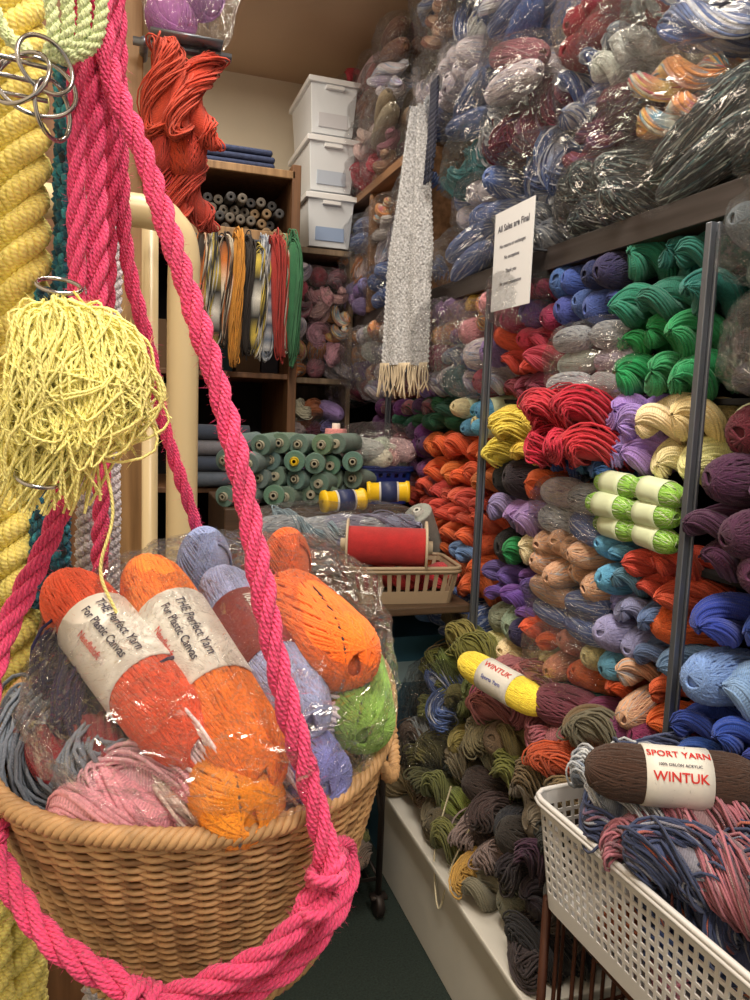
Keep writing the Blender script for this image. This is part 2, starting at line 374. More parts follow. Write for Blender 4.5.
bevel(ob('wooden_cubby_shelf',mb.mesh('wooden_cubby_shelf',[wood('cubby_wood',(145,106,74),'Y')],False)),.003)
mb=MB(); mb.box((1.05,1.69,.145),(.50,.93,.29)); mb.box((1.045,1.69,.296),(.53,.95,.016))
bevel(ob('base_cabinet',mb.mesh('base_cabinet',[WHITEP],False)),.004)
# ================================================================= SHELF YARN
S=empty('shelf_yarn_stock')
def stack(y0,y1,z0,z1,kind,col,d=.076,x=1.0):
    nz=max(1,round((z1-z0)/(d*.92))); ny=max(1,round((y1-y0)/(d*1.02)))
    dz=(z1-z0)/nz; dy=(y1-y0)/ny; sc=min(1.15,max(.75,dz/.074))
    for i in range(nz):
        for j in range(ny):
            c=random.choice(col) if isinstance(col,list) else col
            k=random.choice(kind); q=sc*random.uniform(1.0,1.2)
            y=y0+dy*(j+.5)+(dy*.25 if i%2 else -.0)+rnd(.008); y=min(max(y,y0+.02),y1-.01)
            yarn(S,k,(x+.065+rnd(.022),y,z0+dz*(i+.5)+rnd(.006)),(1,rnd(.38),rnd(.22)),c,(1,q,q*random.uniform(.9,1.05)))
def longs(y0,y1,z0,z1,kind,col,x=1.0,bag=True):
    nz=max(1,round((z1-z0)/.062)); ny=max(1,round((y1-y0)/.17)); dz=(z1-z0)/nz; dy=(y1-y0)/ny
    for i in range(nz):
        for j in range(ny):
            c=random.choice(col) if isinstance(col,list) else col
            yarn(S,random.choice(kind),(x+.02+rnd(.012),y0+dy*(j+.5),z0+dz*(i+.5)),(rnd(.15),1,rnd(.12)),c,(dy/.17,dz/.072,dz/.072))
    if bag: film(S,(x+.03,(y0+y1)/2,(z0+z1)/2),(.075,(y1-y0)/2+.01,(z1-z0)/2+.01))
rose=(200,48,78); coral=(228,80,52); burg=(118,16,44); yel=(242,212,66); lil=(160,130,208); cream=(238,226,165); blk=(28,26,32)
purp=(105,70,158); navy=(26,36,90); peri=(54,84,172); crim=(208,18,52); green=(10,145,80); teal=(10,118,104); lime=(155,208,60)
sky=(88,168,216); oran=(236,92,34); burnt=(192,68,38); roy=(22,62,168); ltb=(115,160,214); plum=(68,18,66); mar=(98,16,44); pinkb=(226,138,155); dteal=(16,94,108); sage=(142,158,128)
stack(1.66,1.90,1.73,1.86,'st',[rose,(185,45,95),purp]); stack(1.66,1.90,1.61,1.73,'st',[coral,rose]); stack(1.68,1.90,1.52,1.61,'t',burg)
stack(1.62,1.89,1.38,1.52,'tl',yel,.085,.98); stack(1.64,1.90,1.28,1.38,'st',[oran,blk]); stack(1.66,1.90,1.19,1.28,'t',lil); stack(1.66,1.9,1.09,1.19,'st',[cream,blk,green])
stack(1.62,1.90,.98,1.09,'t',purp); stack(1.66,1.90,.88,.98,'s',[navy,sage]); stack(1.66,1.90,.74,.88,'st',[cream,pinkb])
stack(1.38,1.66,1.72,1.86,'st',[peri,peri,navy]); longs(1.36,1.64,1.55,1.71,'s',['greyspeck',(185,185,196)]); 
stack(1.36,1.64,1.40,1.56,'l',crim,.10,.94); stack(1.38,1.64,1.34,1.42,'t',[peri,(55,118,188)]); longs(1.36,1.66,1.22,1.35,'s',['bluewhite','greyspeck','palemix'])
stack(1.38,1.66,1.10,1.22,'s','beige'); longs(1.36,1.66,.99,1.10,'s',['bluewhite','beige']); stack(1.38,1.66,.87,.99,'st',[oran,cream,(222,135,102)]); stack(1.38,1.66,.74,.87,'t',[dteal,teal])
stack(1.13,1.38,1.70,1.86,'t',teal); stack(1.13,1.40,1.55,1.71,'t',green); stack(1.26,1.39,1.385,1.55,'t',lil); stack(1.12,1.26,1.385,1.55,'t',cream)
for k in range(3): 
    for y in (1.20,1.335): yarn(S,'k',(.985+rnd(.01),y+rnd(.01),1.275+.044*k),(rnd(.1),1,rnd(.08)),'greenwhite',(.82,.68,.68))
stack(1.26,1.38,1.13,1.25,'st',[sky,(75,142,165)]); stack(1.13,1.26,1.13,1.25,'t',[(218,68,42)])
stack(1.26,1.38,1.0,1.13,'st',[oran,(138,138,195)]); stack(1.13,1.26,1.0,1.13,'st',[(95,128,172),oran]); stack(1.13,1.38,.88,1.0,'st',[sky,burnt,oran,ltb,'beige']); stack(1.13,1.38,.74,.88,'st',[(122,34,74),cream,(135,54,94)])
stack(.70,1.06,1.72,1.86,'st',[(98,150,60),'greyspeck',(112,122,134)]); longs(.75,1.06,1.55,1.72,'s',['greyspeck',blk,(88,88,98)])
stack(.75,1.06,1.44,1.55,'k',mar,.08); stack(.72,1.06,1.22,1.44,'ts',[plum,(80,26,76)],.085,.97); stack(.72,1.06,1.11,1.22,'t',roy,.085,.97); stack(.72,1.06,1.0,1.11,'st',[ltb,(180,198,222)],.085,.96)
stack(.72,1.06,.88,1.0,'t',[navy,roy],.085,.96)
stack(1.95,2.7,1.72,1.86,'st',[(142,98,165),yel,'multi',pinkb,(114,50,102)]); stack(1.95,2.7,1.56,1.72,'st',[lil,'bluewhite',(165,52,84),(48,102,115),'palemix']); stack(1.95,2.2,1.44,1.55,'k',[sky,cream]); stack(2.2,2.7,1.44,1.55,'st',[(14,84,54)])
stack(1.95,2.40,1.27,1.43,'t',[oran,(225,105,38)],.085); stack(1.95,2.6,1.15,1.27,'t',[coral,(210,60,50)]); stack(1.95,2.5,1.03,1.15,'st',[oran,ltb,oran]); stack(1.95,2.5,.93,1.03,'t',[(232,102,36)]); stack(1.95,2.4,.78,.93,'st',['bluewhite',ltb])
stack(2.4,3.0,1.2,1.54,'st',[(112,44,122),(84,34,92),'pinkgrey']); stack(2.75,3.65,1.55,1.86,'st',[(210,200,205),lil,(222,140,160),purp,'multi',(135,26,54),'palemix'])
for i in range(8): film(S,(.99,2.05+i*.21,1.70+rnd(.06)),(.10,.12,.13),(rnd(.3),0,rnd(.2)))
for (y,z) in ((1.5,.93),(1.78,1.80),(.95,1.80),(.92,1.63)): film(S,(1.01,y,z),(.09,.11,.08),(rnd(.2),0,rnd(.2)))
# ================================================================= BAGGED PACKS on top
Bp=empty('bagged_yarn_pile')
def pack(y,z,col,mode,x=1.10,hy=.155,hz=.070):
    tilt=rnd(.28); zr=rnd(.25)
    kk='s' if random.random()<.6 else 't'
    pick=lambda: random.choice(col) if isinstance(col,list) else col
    cz,sz=math.cos(zr),math.sin(zr)
    def at(dx,dy,dz):
        dz2=dz+dy*tilt; return (x+dx*cz-dy*sz*.6,y+dy*cz+dx*sz,z+dz2)
    if mode=='y':
        for iz in (-1,1):
            for dx in (-.08,.01):
                yarn(Bp,kk,at(dx+rnd(.01),rnd(.025),iz*hz*.48),(-sz*.6+rnd(.2),1,tilt+rnd(.16)),pick(),(hy*2/.195,.94,.94))
    elif mode=='x':
        n=4
        for iz in (-1,1):
            for j in range(n):
                yarn(Bp,kk,at(-.035+rnd(.02),-hy+(j+.5)*2*hy/n,iz*hz*.48),(1,rnd(.5),rnd(.35)),pick(),(1.0,.98,.98))
    else:
        for j in range(5): yarn(Bp,'l',at(-.04+rnd(.03),-hy*.8+j*hy*.4,rnd(.02)),(rnd(.5),rnd(.6),1) if j%2 else (rnd(.4),1,rnd(.5)),pick(),(.8,1.2,1.2))
    film(Bp,(x-.005,y,z),(.145,hy*1.1,hz*1.22),(tilt,0,zr))
roy2=(60,110,190); cr2=[(172,24,46),(148,20,42)]; pu2=[(122,70,142),(142,88,152)]; gw=['greyspeck','bluewhite',(222,222,228)]; tl2=[(30,118,122),(60,138,145)]
COLS={.925:[['tealblack'],['bluewhite'],['maroon'],pu2],1.23:[['tealblack'],['maroon','multi'],['bluewhite'],cr2,pu2],1.535:[['tealblack'],['maroon'],gw,cr2,pu2],
 1.84:[['greyspeck'],['bluewhite'],['maroon'],['palemix','pinkgrey'],[roy2,'bluewhite'],['palemix'],['bluewhite']],
 2.145:[['bluewhite'],['palemix','bluewhite'],tl2+['greyspeck'],['bluewhite'],['palemix'],gw,['earth']]}
CO2=[gw,['palemix'],['earth'],['bluewhite']]
def pc(y,z):
    if y>2.5:
        if z<2.42: return random.choice([[(20,115,110)],[lil,(140,120,185)],[(200,36,50),coral],[(215,205,205),'multi'],['bluewhite'],['palemix']])
        if y>3.15: return random.choice([[(215,60,80),(225,105,115)],['earth'],[(222,95,105),(232,195,190)]])
        return random.choice([['earth'],['earth','palemix'],['earth',(175,148,128)],['earth',(150,75,85)]])
    return random.choice([['multi'],['bluewhite'],pu2,tl2,['palemix'],['maroon']])
for y in (.31,.62,.925,1.23,1.535,1.84,2.145,2.45):
    z=1.99; k=0
    if y>2.4: z=2.50
    while z<(2.48 if y<1.6 else 3.0):
        cl=COLS.get(y,[]); c=CO2[k%4] if y>2.4 else (cl[k] if k<len(cl) else pc(y,z))
        pack(y+rnd(.05),z+rnd(.012),c,'y' if (y==1.23 and k<3) else random.choice('yyyxxl'),x=1.095-.012*k+rnd(.02)); z+=.132; k+=1
for y in (2.64,2.94,3.26,3.56):
    for z in (1.985,2.12,2.25,): pack(y,z+.01,pc(y,z),random.choice('yxl'),x=1.08,hy=.14)
    if y>2.7:
        z=2.50
        while z<3.0: pack(y+rnd(.04),z,pc(y,z),random.choice('yyxl'),x=1.08+rnd(.02)); z+=.136
# ================================================================= HANK PILE on cabinet
H=empty('yarn_hank_pile')
olive=(110,108,44); taupe=(110,92,70); must=(175,142,42); grey=(130,122,106); dbr=(46,36,30); mauve=(165,82,94)
def pcol(y,z):
    if y>1.78: return [olive,olive,(140,135,60),taupe] if z>.42 else [taupe,olive,(78,78,42)]
    if y>1.55: return [mauve,mauve,(172,96,104)] if z>.66 else ([grey,taupe,olive] if z>.5 else [dbr,dbr,must,olive,grey,taupe])
    if y>1.38: return [(172,96,104),burg,(120,40,75)] if z>.7 else ([grey,taupe,(148,138,114)] if z>.5 else [blk,blk,grey,grey,must])
    return [burnt,(90,58,46),taupe] if z>.6 else [blk,dbr,(60,38,58)]
for z,x in ((.35,.88),(.42,.90),(.50,.93),(.58,.955),(.66,.975),(.74,.985),(.82,1.0)):
    y=1.28
    while y<2.1:
        yarn(H,random.choice('lllst'),(x+rnd(.025),y,z+rnd(.015)),(1,rnd(.9),-.5+rnd(.4)),random.choice(pcol(y,z)),(1.0,1.22,1.22)); y+=.082+rnd(.01)
mb=MB(); mb.tube(cr([(.835,1.62,.45),(.81,1.66,.33),(.79,1.68,.2),(.79,1.72,.27),(.80,1.74,.36),(.84,1.75,.5)],40),.0025,5)
ob('loose_yarn_end',mb.mesh('loose_end',[YARN]),H,None,(215,205,175))
G=empty('bagged_blue_yarn')
for i in range(6): yarn(G,'l',(.90+.04*(i%2),1.98+.03*rnd(),.40+.06*i),(rnd(),1,rnd(.3)),'bluewhite' if i>2 else (160,168,182),(.9,1.1,1.1))
film(G,(.92,1.99,.55),(.12,.12,.21))
HS=skein('hero_skein',.20,.040,120,32,.0018,.36,sides=5,seed=77,waist=.14,fz=3500)
HSL=skein('hero_skein_label',.20,.040,120,32,.0018,.36,sides=5,seed=78,label=LABEL,waist=.14,fz=3500,lw=.19)
HSR=HSL.copy(); HSR.materials[1]=LABR
HB=skein('hero_ball',.11,.05,120,34,.0018,1.0,sides=5,pw=2.1,seed=79,fz=3000)
def lab_text(parent,M,R,lines):
    for (s,size,mat,ang,dx) in lines:
        me=textmesh(s,size,mat,wrapR=R)
        ob('label_text',me,parent,M@Matrix.Translation((dx,0,0))@Matrix.Rotation(-ang,4,'X'))
def hero(parent,name,me,p0,p1,R,col,up=(0,0,1)):
    p0=Vector(p0);p1=Vector(p1); d=(p1-p0); L=d.length; x=d.normalized(); z=Vector(up)-x*Vector(up).dot(x); z.normalize(); y=z.cross(x)
    M=Matrix(((x.x,y.x,z.x,0),(x.y,y.y,z.y,0),(x.z,y.z,z.z,0),(0,0,0,1))); M.translation=(p0+p1)/2
    s=L/.20; q=R/.040
    ob(name,me,parent,M@Matrix.Diagonal((s,q,q,1)),col); return M,R
Yk=empty('yellow_labelled_yarn_skein')
M,R=hero(Yk,'skein',HSL,(.84,1.72,.862),(.93,1.465,.828),.044,(250,226,72),(-.5,-.6,.6))
lab_text(Yk,M,R*.995,[('WINTUK',.021,INKR,.3,0),('Sports Yarn',.013,INKB,-.45,0)])
Bk=empty('brown_labelled_yarn_skein')
M,R=hero(Bk,'skein',HSL,(.715,.985,.935),(.955,.87,.935),.050,(60,34,22),(-.25,-.65,.72))
lab_text(Bk,M,R*.995,[('SPORT YARN',.0165,INKR,.38,0),('WINTUK',.0205,INKR,-.38,.0),('100% ORLON ACRYLIC',.0065,INKK,.0,0)])
# ================================================================= SLOTTED BASKETS
def rrect(lx,ly,rad,n):
    hx,hy=lx/2-rad,ly/2-rad
    path=[]
    for (cx,cy,a0) in ((hx,hy,0),(-hx,hy,90),(-hx,-hy,180),(hx,-hy,270)):
        for k in range(7):
            a=math.radians(a0+15*k); path.append((cx+rad*math.cos(a),cy+rad*math.sin(a)))
    path.append(path[0]); P=np.array(path); d=np.concatenate([[0],np.cumsum(np.linalg.norm(np.diff(P,axis=0),axis=1))])
    t=np.linspace(0,d[-1],n,endpoint=False); return np.stack([np.interp(t,d,P[:,0]),np.interp(t,d,P[:,1])],1),d[-1]
def slot_basket(name,c,lx,ly,h,taper,ps,pz,bars,barz,mat,yaw=0,margin=.02,rim=.006):
    _,per=rrect(lx,ly,.03,10); nc=int(per/ps)
    fr=[]
    for i in range(nc): fr+= [i/nc,(i+bars)/nc]
    P,_=rrect(lx,ly,.03,4000); 
    cols=[P[int(f*4000)%4000] for f in fr]; n=len(cols)
    nz=max(1,round((h-2*margin)/pz)); q=(h-2*margin)/nz; zs=[(0,False)]
    for k in range(nz): zs+= [(margin+q*k,False),(margin+q*(k+barz),True)]
    zs+= [(h-margin,False),(h,False)]
    V=[];F=[]
    for z,_h in zs:
        f=1-taper*(1-z/h)
        for p in cols: V.append((p[0]*f,p[1]*f,z))
    for a in range(len(zs)-1):
        for i in range(n):
            if zs[a][1] and i%2==1: continue
            j=(i+1)%n; F.append([a*n+i,a*n+j,(a+1)*n+j,(a+1)*n+i])
    F.append(list(range(n))[::-1])
    mb=MB(); mb.add(V,F)
    me=mb.mesh(name,[mat],False); X=Matrix.Translation(c)@Matrix.Rotation(yaw,4,'Z')
    E=empty(name); o=ob('slotted_body',me,E,X); sm=o.modifiers.new('s','SOLIDIFY'); sm.thickness=.003; sm.offset=0
    mb=MB(); Q,_=rrect(lx,ly,.03,90); 
    mb.tube(np.column_stack([Q*1.01,np.full(90,h)]),rim,8,closed=True)
    mb.tube(np.column_stack([Q*1.02,np.full(90,h-rim*1.6)]),rim*.9,8,closed=True)
    ob('rim',mb.mesh('rim',[mat]),E,X); return E
WP=simple('white_plastic',(226,226,228),.35); TP=simple('taupe_plastic',(165,145,120),.45)
slot_basket('white_plastic_basket',(.895,.87,.615),.33,.56,.20,.10,.0185,.019,.36,.34,WP,yaw=.06,margin=.026,rim=.005)
E=empty('basket_yarn_heap')
for i in range(30):
    fx=random.uniform(.82,.98); fy=random.uniform(.72,1.02); z=.69+.05*(i//9)
    yarn(E,'l',(fx,fy,z),(rnd(.6),1,rnd(.15)) if i%2 else (1,rnd(.6),rnd(.2)),random.choice(['denim','denim','pinkgrey',(45,60,130),(190,85,45)]),(.75,1,1))
for (p,c) in [((.82,1.02,.84),'denim'),((.84,.93,.85),'pinkgrey'),((.82,.86,.845),'denim'),((.86,.78,.86),'denim'),((.93,.70,.85),(188,80,42)),((.95,.82,.87),'denim'),((.85,.70,.84),'pinkgrey'),((.98,.95,.86),(44,58,116)),((.83,.96,.84),'greyspeck'),((.9,.64,.85),(180,84,50)),((.86,1.06,.865),'greyspeck'),((.95,1.05,.87),'denim'),((.84,.76,.85),'pinkgrey'),((.88,.88,.87),'pinkgrey'),((.92,.75,.87),'denim'),((.84,.80,.845),'denim'),((.86,.66,.84),(38,46,86)),((.90,.98,.885),'denim')]:
    yarn(E,'l',p,(1,-.5+rnd(.7),rnd(.1)),c,(.95,1.25,1.25))
mb=MB()
for x in (.76,1.04):
    for y in (.62,1.14): mb.tube([(x,y,0),(x,y,.6)],.009,8,cap=True)
for z in (.12,.35,.595):
    for x in (.76,1.04): mb.tube([(x,.62,z),(x,1.14,z)],.007,6,cap=True)
    for k in range(14): mb.tube([(.76,.62+.04*k,z),(1.04,.62+.04*k,z)],.004,6,cap=True)
for k in range(9): mb.tube([(.76,.66+.055*k,.12),(.76,.66+.055*k,.595)],.004,6)
for k in range(5): mb.tube([(.80+.05*k,1.14,.12),(.80+.05*k,1.14,.595)],.004,6)
ob('brown_wire_stand',mb.mesh('brown_wire_stand',[simple('brown_enamel',(82,48,36),.4,.2)]))
# ================================================================= sign, scarf
Sg=empty('paper_sign'); mb=MB(); mb.box((.930,1.745,1.895),(.002,.20,.25)); ob('sheet',mb.mesh('sheet',[simple('paper_white',(228,230,236),.4)],False),Sg)
mb=MB(); mb.box((.959,1.68,1.905),(.058,.012,.004)); mb.box((.959,1.81,1.905),(.058,.012,.004)); ob('sign_clips',mb.mesh('clips',[GREY],False),Sg)
for (s,size,z) in [('All Sales are Final',.023,1.975),('No returns or exchanges',.013,1.93),('No exceptions',.013,1.90),('Thank you',.013,1.865),('for your cooperation',.013,1.835)]:
    M=Matrix(((0,0,-1,.9282),(-1,0,0,1.745),(0,1,0,z),(0,0,0,1))); ob('sign_text',textmesh(s,size,INKK),Sg,M)
KN=simple('knit_grey',(206,207,212),.95,nscale=150,namt=.55,bump=1.0)
Sc=empty('hanging_knit_scarf'); mb=MB(); nu,nv=60,200; V=[]
for j in range(nv+1):
    t=j/nv; w=.030+.062*min(1,t*1.9)**.8+.008*t; cy=2.325+.050*min(1,t*1.5)
    for i in range(nu+1):
        s=-1+2*i/nu; f=.012*math.sin(s*7+t*2)*(1-.4*t)
        st=.0021*(1 if (i//2+j//2)%2 else -1)
        V.append((.885-.5*s*w+f+st,cy+.86*s*w+f*.5, 2.455-.80*t-.012*s*s))
F=[[j*(nu+1)+i,j*(nu+1)+i+1,(j+1)*(nu+1)+i+1,(j+1)*(nu+1)+i] for j in range(nv) for i in range(nu)]
mb.add(V,F); mb.fuzz(9000,.009,seed=3); o=ob('scarf_cloth',mb.mesh('scarf_cloth',[KN]),Sc)
mb=MB()
for k in range(36):
    s=-1+2*k/35; x=.885-.5*s*.100; y=2.375+.86*s*.100; z0=1.66
    mb.tube(cr([(x,y,z0),(x+rnd(.01),y+rnd(.008),z0-.05),(x+rnd(.018),y+rnd(.012),z0-.10-rnd(.02))],8),.0032,5,cap=True)
ob('fringe',mb.mesh('fringe',[YARN]),Sc,None,(215,198,170))
mb=MB()
for k in range(9): rope(mb,[(.90,2.215+.006*k,2.50),(.895,2.205+.006*k,2.40),(.89,2.20+.008*k,2.26-.03*(k%3))],.006,2,.03,1,step=.006)
ob('dark_tassel',mb.mesh('dark_tassel',[YARN]),Sc,None,(30,34,60))
mb=MB(); mb.tube([(.86,2.34,2.45),(.985,2.48,2.435)],.004,8,cap=True); ob('hanging_peg',mb.mesh('peg',[GREY]),Sc)
# ================================================================= BACK AREA
CLR=simple('bin_plastic',(228,232,238),.25)
for k in range(3):
    mb=MB(); z=2.20+.235*k
    mb.tbox(.86,3.47,z,z+.195,(.18,.34),(.205,.38)); mb.box((.86,3.47,z+.205),(.23,.41,.022),1); mb.box((.86,3.47,z+.22),(.19,.36,.012),1); mb.box((.86,3.272,z+.18),(.08,.02,.015),1)
    mb.box((.86,3.2975-.004,z+.07),(.13,.004,.09),2)
    nm='plastic_storage_bin'
    bevel(ob(nm,mb.mesh(nm,[CLR,simple('bin_lid_%d'%k,(240,240,242),.3),simple('bin_contents_%d'%k,((150,170,205),(185,195,212),(205,205,212))[k],.6)],False)),.008,3)
mb=MB()
for z in (.02,.6,1.15,1.62,2.18): mb.box((.83,3.52,z),(.30,.44,.025))
mb.box((.69,3.52,1.1),(.02,.44,2.19)); mb.box((.97,3.52,1.1),(.02,.44,2.19)); mb.box((.83,3.73,1.1),(.28,.01,2.18))
bevel(ob('narrow_bookshelf',mb.mesh('narrow_bookshelf',[wood('unit_wood',(140,120,98),'Z')],False)),.003)
Qn=empty('narrow_shelf_yarn')
for z in (1.68,1.76,1.84,1.92,2.0,2.08):
    for x in (.74,.83,.92): yarn(Qn,random.choice('stl'),(x,3.36,z),(rnd(.7),1,rnd(.6)),random.choice([(212,62,95),(150,28,54),'pinkgrey',(232,170,182),'palemix','multi']))
for z in (1.22,1.31,1.4,1.49):
    for x in (.75,.83,.91): yarn(Qn,random.choice('sl'),(x,3.38,z),(rnd(.5),1,rnd(.4)),random.choice([(215,200,190),(170,100,60),'beige',lil,'maroon']))
for z in (1.76,2.0,1.36): film(Qn,(.83,3.34,z),(.13,.10,.11),(rnd(.3),0,rnd(.3)))
mb=MB()
mb.box((.315,3.62,1.2),(.70,.02,2.4),1); mb.box((.65,3.32,1.22),(.035,.60,2.44)); mb.box((-.02,3.32,1.22),(.03,.60,2.44))
for z in (1.16,1.62,2.14,2.40): mb.box((.315,3.32,z),(.66,.58,.022),0)
mb.box((.315,3.03,2.155),(.66,.02,.045),2); mb.box((.315,3.03,2.40),(.66,.02,.03),2)
bevel(ob('craft_shelf',mb.mesh('craft_shelf',[W_mid,BLACK,W_light],False)),.003)
# assorted small boxes stored on the lower craft shelf
mb=MB()
for k,(x,w,h) in enumerate(((.10,.14,.20),(.25,.12,.14),(.38,.11,.26),(.50,.10,.12),(.59,.07,.20))): mb.box((x,3.30,1.632+h/2),(w,.22,h),k%3)
bevel(ob('craft_box_row',mb.mesh('craft_box_row',[simple('box_kraft',(110,84,60),.8),simple('box_dark',(52,48,58),.8),simple('box_teal',(48,78,88),.8)],False)),.004)
mb=MB(); C1=simple('cloth_denim',(50,60,92),.9,nscale=60,namt=.3)
for k,(z,w) in enumerate(((2.43,.42),(2.455,.40),(2.48,.36))): mb.box((.36+.01*k,3.2,z),(w,.30,.022))
o=ob('folded_cloth_stack',mb.mesh('folded_cloth_stack',[C1],False)); bevel(o,.010,3)
mb=MB()
for r_ in range(4):
    for k in range(9):
        x=.25+.042*k+(.02 if r_%2 else 0)+rnd(.004); z=2.178+.038*r_
        if x>.60: continue
        X=Matrix.Translation((x,3.16+rnd(.04),z))@Matrix.Rotation(PI/2,4,'Z')
        mb.lathe([(-.1,.006),(-.1,.009),(-.103,.018),(-.1,.019),(.1,.019),(.1,0)],14,mat=random.choice([0,1,2]),X=X)
ob('rolled_tube_bundle',mb.mesh('rolled_tube_bundle',[simple('tube_grey',(100,92,84),.7),simple('tube_tan',(130,106,78),.7),simple('tube_dark',(60,58,60),.7)]))
Fl=empty('hanging_floss_hanks')
mb=MB(); mb.tube([(.22,2.97,2.125),(.66,2.97,2.125)],.006,8,cap=True); ob('hanging_rod',mb.mesh('rod',[GREY]),Fl)
for i,(x,c) in enumerate([(.285,'floss1'),(.325,'floss3'),(.37,'floss1'),(.41,(205,140,45)),(.455,(36,26,24)),(.49,'floss3'),(.525,'greyspeck'),(.57,(168,42,36)),(.60,'floss2'),(.63,(50,112,74))]):
    me=loops('floss_%d'%i,.22+rnd(.03),.042,n=24,r=.0028,seed=50+i,tw=.5,pts=34,flat=.3,mat=VAR[c] if isinstance(c,str) else None,fz=0)
    ob('floss_hank',me,Fl,axisM((x,2.955-.018*(i%2),1.91+rnd(.02)),(rnd(.08),0,1),rnd(.7)),c if not isinstance(c,str) else (200,200,200))
mb=MB()
for z in (.12,.50,.91): 
    mb.tube([(.16,1.96,z),(.72,1.96,z),(.72,2.92,z),(.16,2.92,z)],.007,6,closed=True)
    for k in range(18): mb.tube([(.16+.033*k,1.96,z),(.16+.033*k,2.92,z)],.0035,5)
for x in (.16,.72):
    for y in (1.96,2.92):
        mb.tube([(x,y,.07),(x,y,.92)],.010,8,cap=True); mb.lathe([(-.012,.002),(-.012,.032),(-.008,.036),(.008,.036),(.012,.032),(.012,.002)],18,X=Matrix.Translation((x,y,.036)))
        mb.box((x,y,.062),(.05,.03,.01))
mb.tube(cr([(.72,1.96,.85),(.70,1.95,.70),(.73,1.95,.6),(.69,1.95,.5),(.72,1.96,.3)],30),.006,6)
ob('wire_trolley',mb.mesh('wire_trolley',[DARK]))
mb=MB(); mb.box((.55,2.43,.935),(.84,.98,.024)); 
bevel(ob('display_board',mb.mesh('display_board',[wood('table_wood',(84,66,50),'X')],False)),.004)
mb=MB(); mb.box((.63,2.66,1.06),(.64,.48,.22)); bevel(ob('wooden_crate',mb.mesh('wooden_crate',[wood('crate_wood',(84,62,46),'X')],False)),.006)
def cone_mesh(name,L,R1,R2,col,rip=.0012):
    mb=MB(); pr=[(-L/2-.012,.006),(-L/2-.012,R1*.42),(-L/2,R1*.45),(-L/2,R1*.9)]
    n=44
    for k in range(n+1): pr.append((-L/2+L*k/n,(R1+(R2-R1)*k/n)+(rip if k%2 else 0)))
    pr2=[(L/2,R2*.9),(L/2,R2*.4),(L/2+.012,R2*.38),(L/2+.012,.004)]
    mb.lathe(pr[:3],20,mat=1); mb.lathe(pr[3:],20); mb.lathe([(-L/2,R1*.4),pr[3]],20); mb.lathe([(L/2,R2),(L/2,R2*.35)],20); mb.lathe(pr2[1:],20,mat=1)
    mb.lathe([(-L/2-.012,R1*.42),(-L/2-.012,R1*.3),(-L/2+.01,R1*.3)],20,mat=1); mb.lathe([(-L/2+.008,R1*.3),(-L/2+.008,.0005)],12,mat=2)
    return mb.mesh(name,[YARN,simple('core_'+name,col,.5),BLACK])
CN=cone_mesh('cone_mesh',.15,.034,.032,(170,165,145)); CY=cone_mesh('cone_mesh_y',.15,.034,.032,(240,200,30))
Cn=empty('thread_cone_pile')
for r_ in range(4):
    for k in range(7-(r_>2)):
        x=.36+.066*k+(.034 if r_%2 else 0); z=1.205+.058*r_
        ob('thread_cone',CY if (r_,k) in ((2,3),(1,5)) else CN,Cn,axisM((x+rnd(.006),2.49+rnd(.04),z+rnd(.006)),(.6+rnd(.35),1,rnd(.12))),jit((92,118,106),8))
Gy=empty('grey_yarn_bag')
for i in range(14):
    yarn(Gy,'s',(.46+.065*(i%7),2.26+.05*(i//7),1.03+.06*(i//7)+rnd(.01)),(rnd(.6),1,rnd(.2)),'greyspeck')
    yarn(Gy,random.choice('sl'),(.46+.065*(i%7),2.20,1.10+.03*(i//7)+rnd(.01)),(1,rnd(.5),rnd(.2)),random.choice(['greyspeck',(150,164,186)]))
film(Gy,(.64,2.24,1.09),(.27,.12,.12))
Sp=empty('yellow_thread_spools')
for (x,y,z,a) in ((.66,2.26,1.215,.1),(.83,2.32,1.235,-.3)):
    mb=MB(); mb.lathe([(-.070,.005),(-.070,.034),(-.060,.036),(-.055,.031),(.055,.031),(.060,.036),(.070,.034),(.070,.005)],24,mat=1); mb.lathe([(-.030,.032),(-.030,.0335),(.034,.0335),(.034,.032)],24,mat=2)
    mb.lathe([(-.024,.0337),(-.024,.0342),(.028,.0342),(.028,.0337)],24,mat=3)
    ob('spool',mb.mesh('spool',[YARN,simple('spool_yellow',(245,200,30),.4),LABEL,simple('navy_print',(48,58,100),.5)]),Sp,axisM((x,y,z),(1,a,.05)))
Cc=empty('pink_thread_cone'); ob('cone',cone_mesh('pc',.15,.055,.035,(240,225,215)),Cc,axisM((.74,2.66,1.30),(0,0,1),0,(1.7,1.1,1.1)),(240,155,155))
slot_basket('blue_storage_bin',(.84,2.60,1.17),.30,.2,.13,.1,.03,.03,.5,.5,simple('blue_plastic',(20,45,120),.35))
Wb=empty('white_wool_bag')
for i in range(7): yarn(Wb,random.choice('sl'),(.78+.035*i,2.58+rnd(.03),1.33+.03*(i%2)),(rnd(),1,rnd(.3)),random.choice([(232,228,222),(225,190,185),(215,215,215)]))
film(Wb,(.88,2.58,1.36),(.14,.11,.09)); 
Rb=empty('rolled_fabric_stack')
for k in range(4):
    mb=MB(); mb.lathe([(-.14,.002),(-.14,.03),(.14,.03),(.14,.002)],16); ob('roll',mb.mesh('roll',[YARN]),Rb,axisM((.34+.0*k,3.02,1.205+.062*k),(1,.05,0)),random.choice([(90,100,115),(120,120,130),(60,70,90)]))
slot_basket('taupe_plastic_basket',(.79,2.08,.948),.32,.22,.105,.12,.028,.07,.45,.25,TP,yaw=-.12,margin=.018)
Rs=empty('red_thread_spool'); mb=MB()
fl=[(-.003,.02),(-.003,.078),(.003,.078),(.003,.02)]
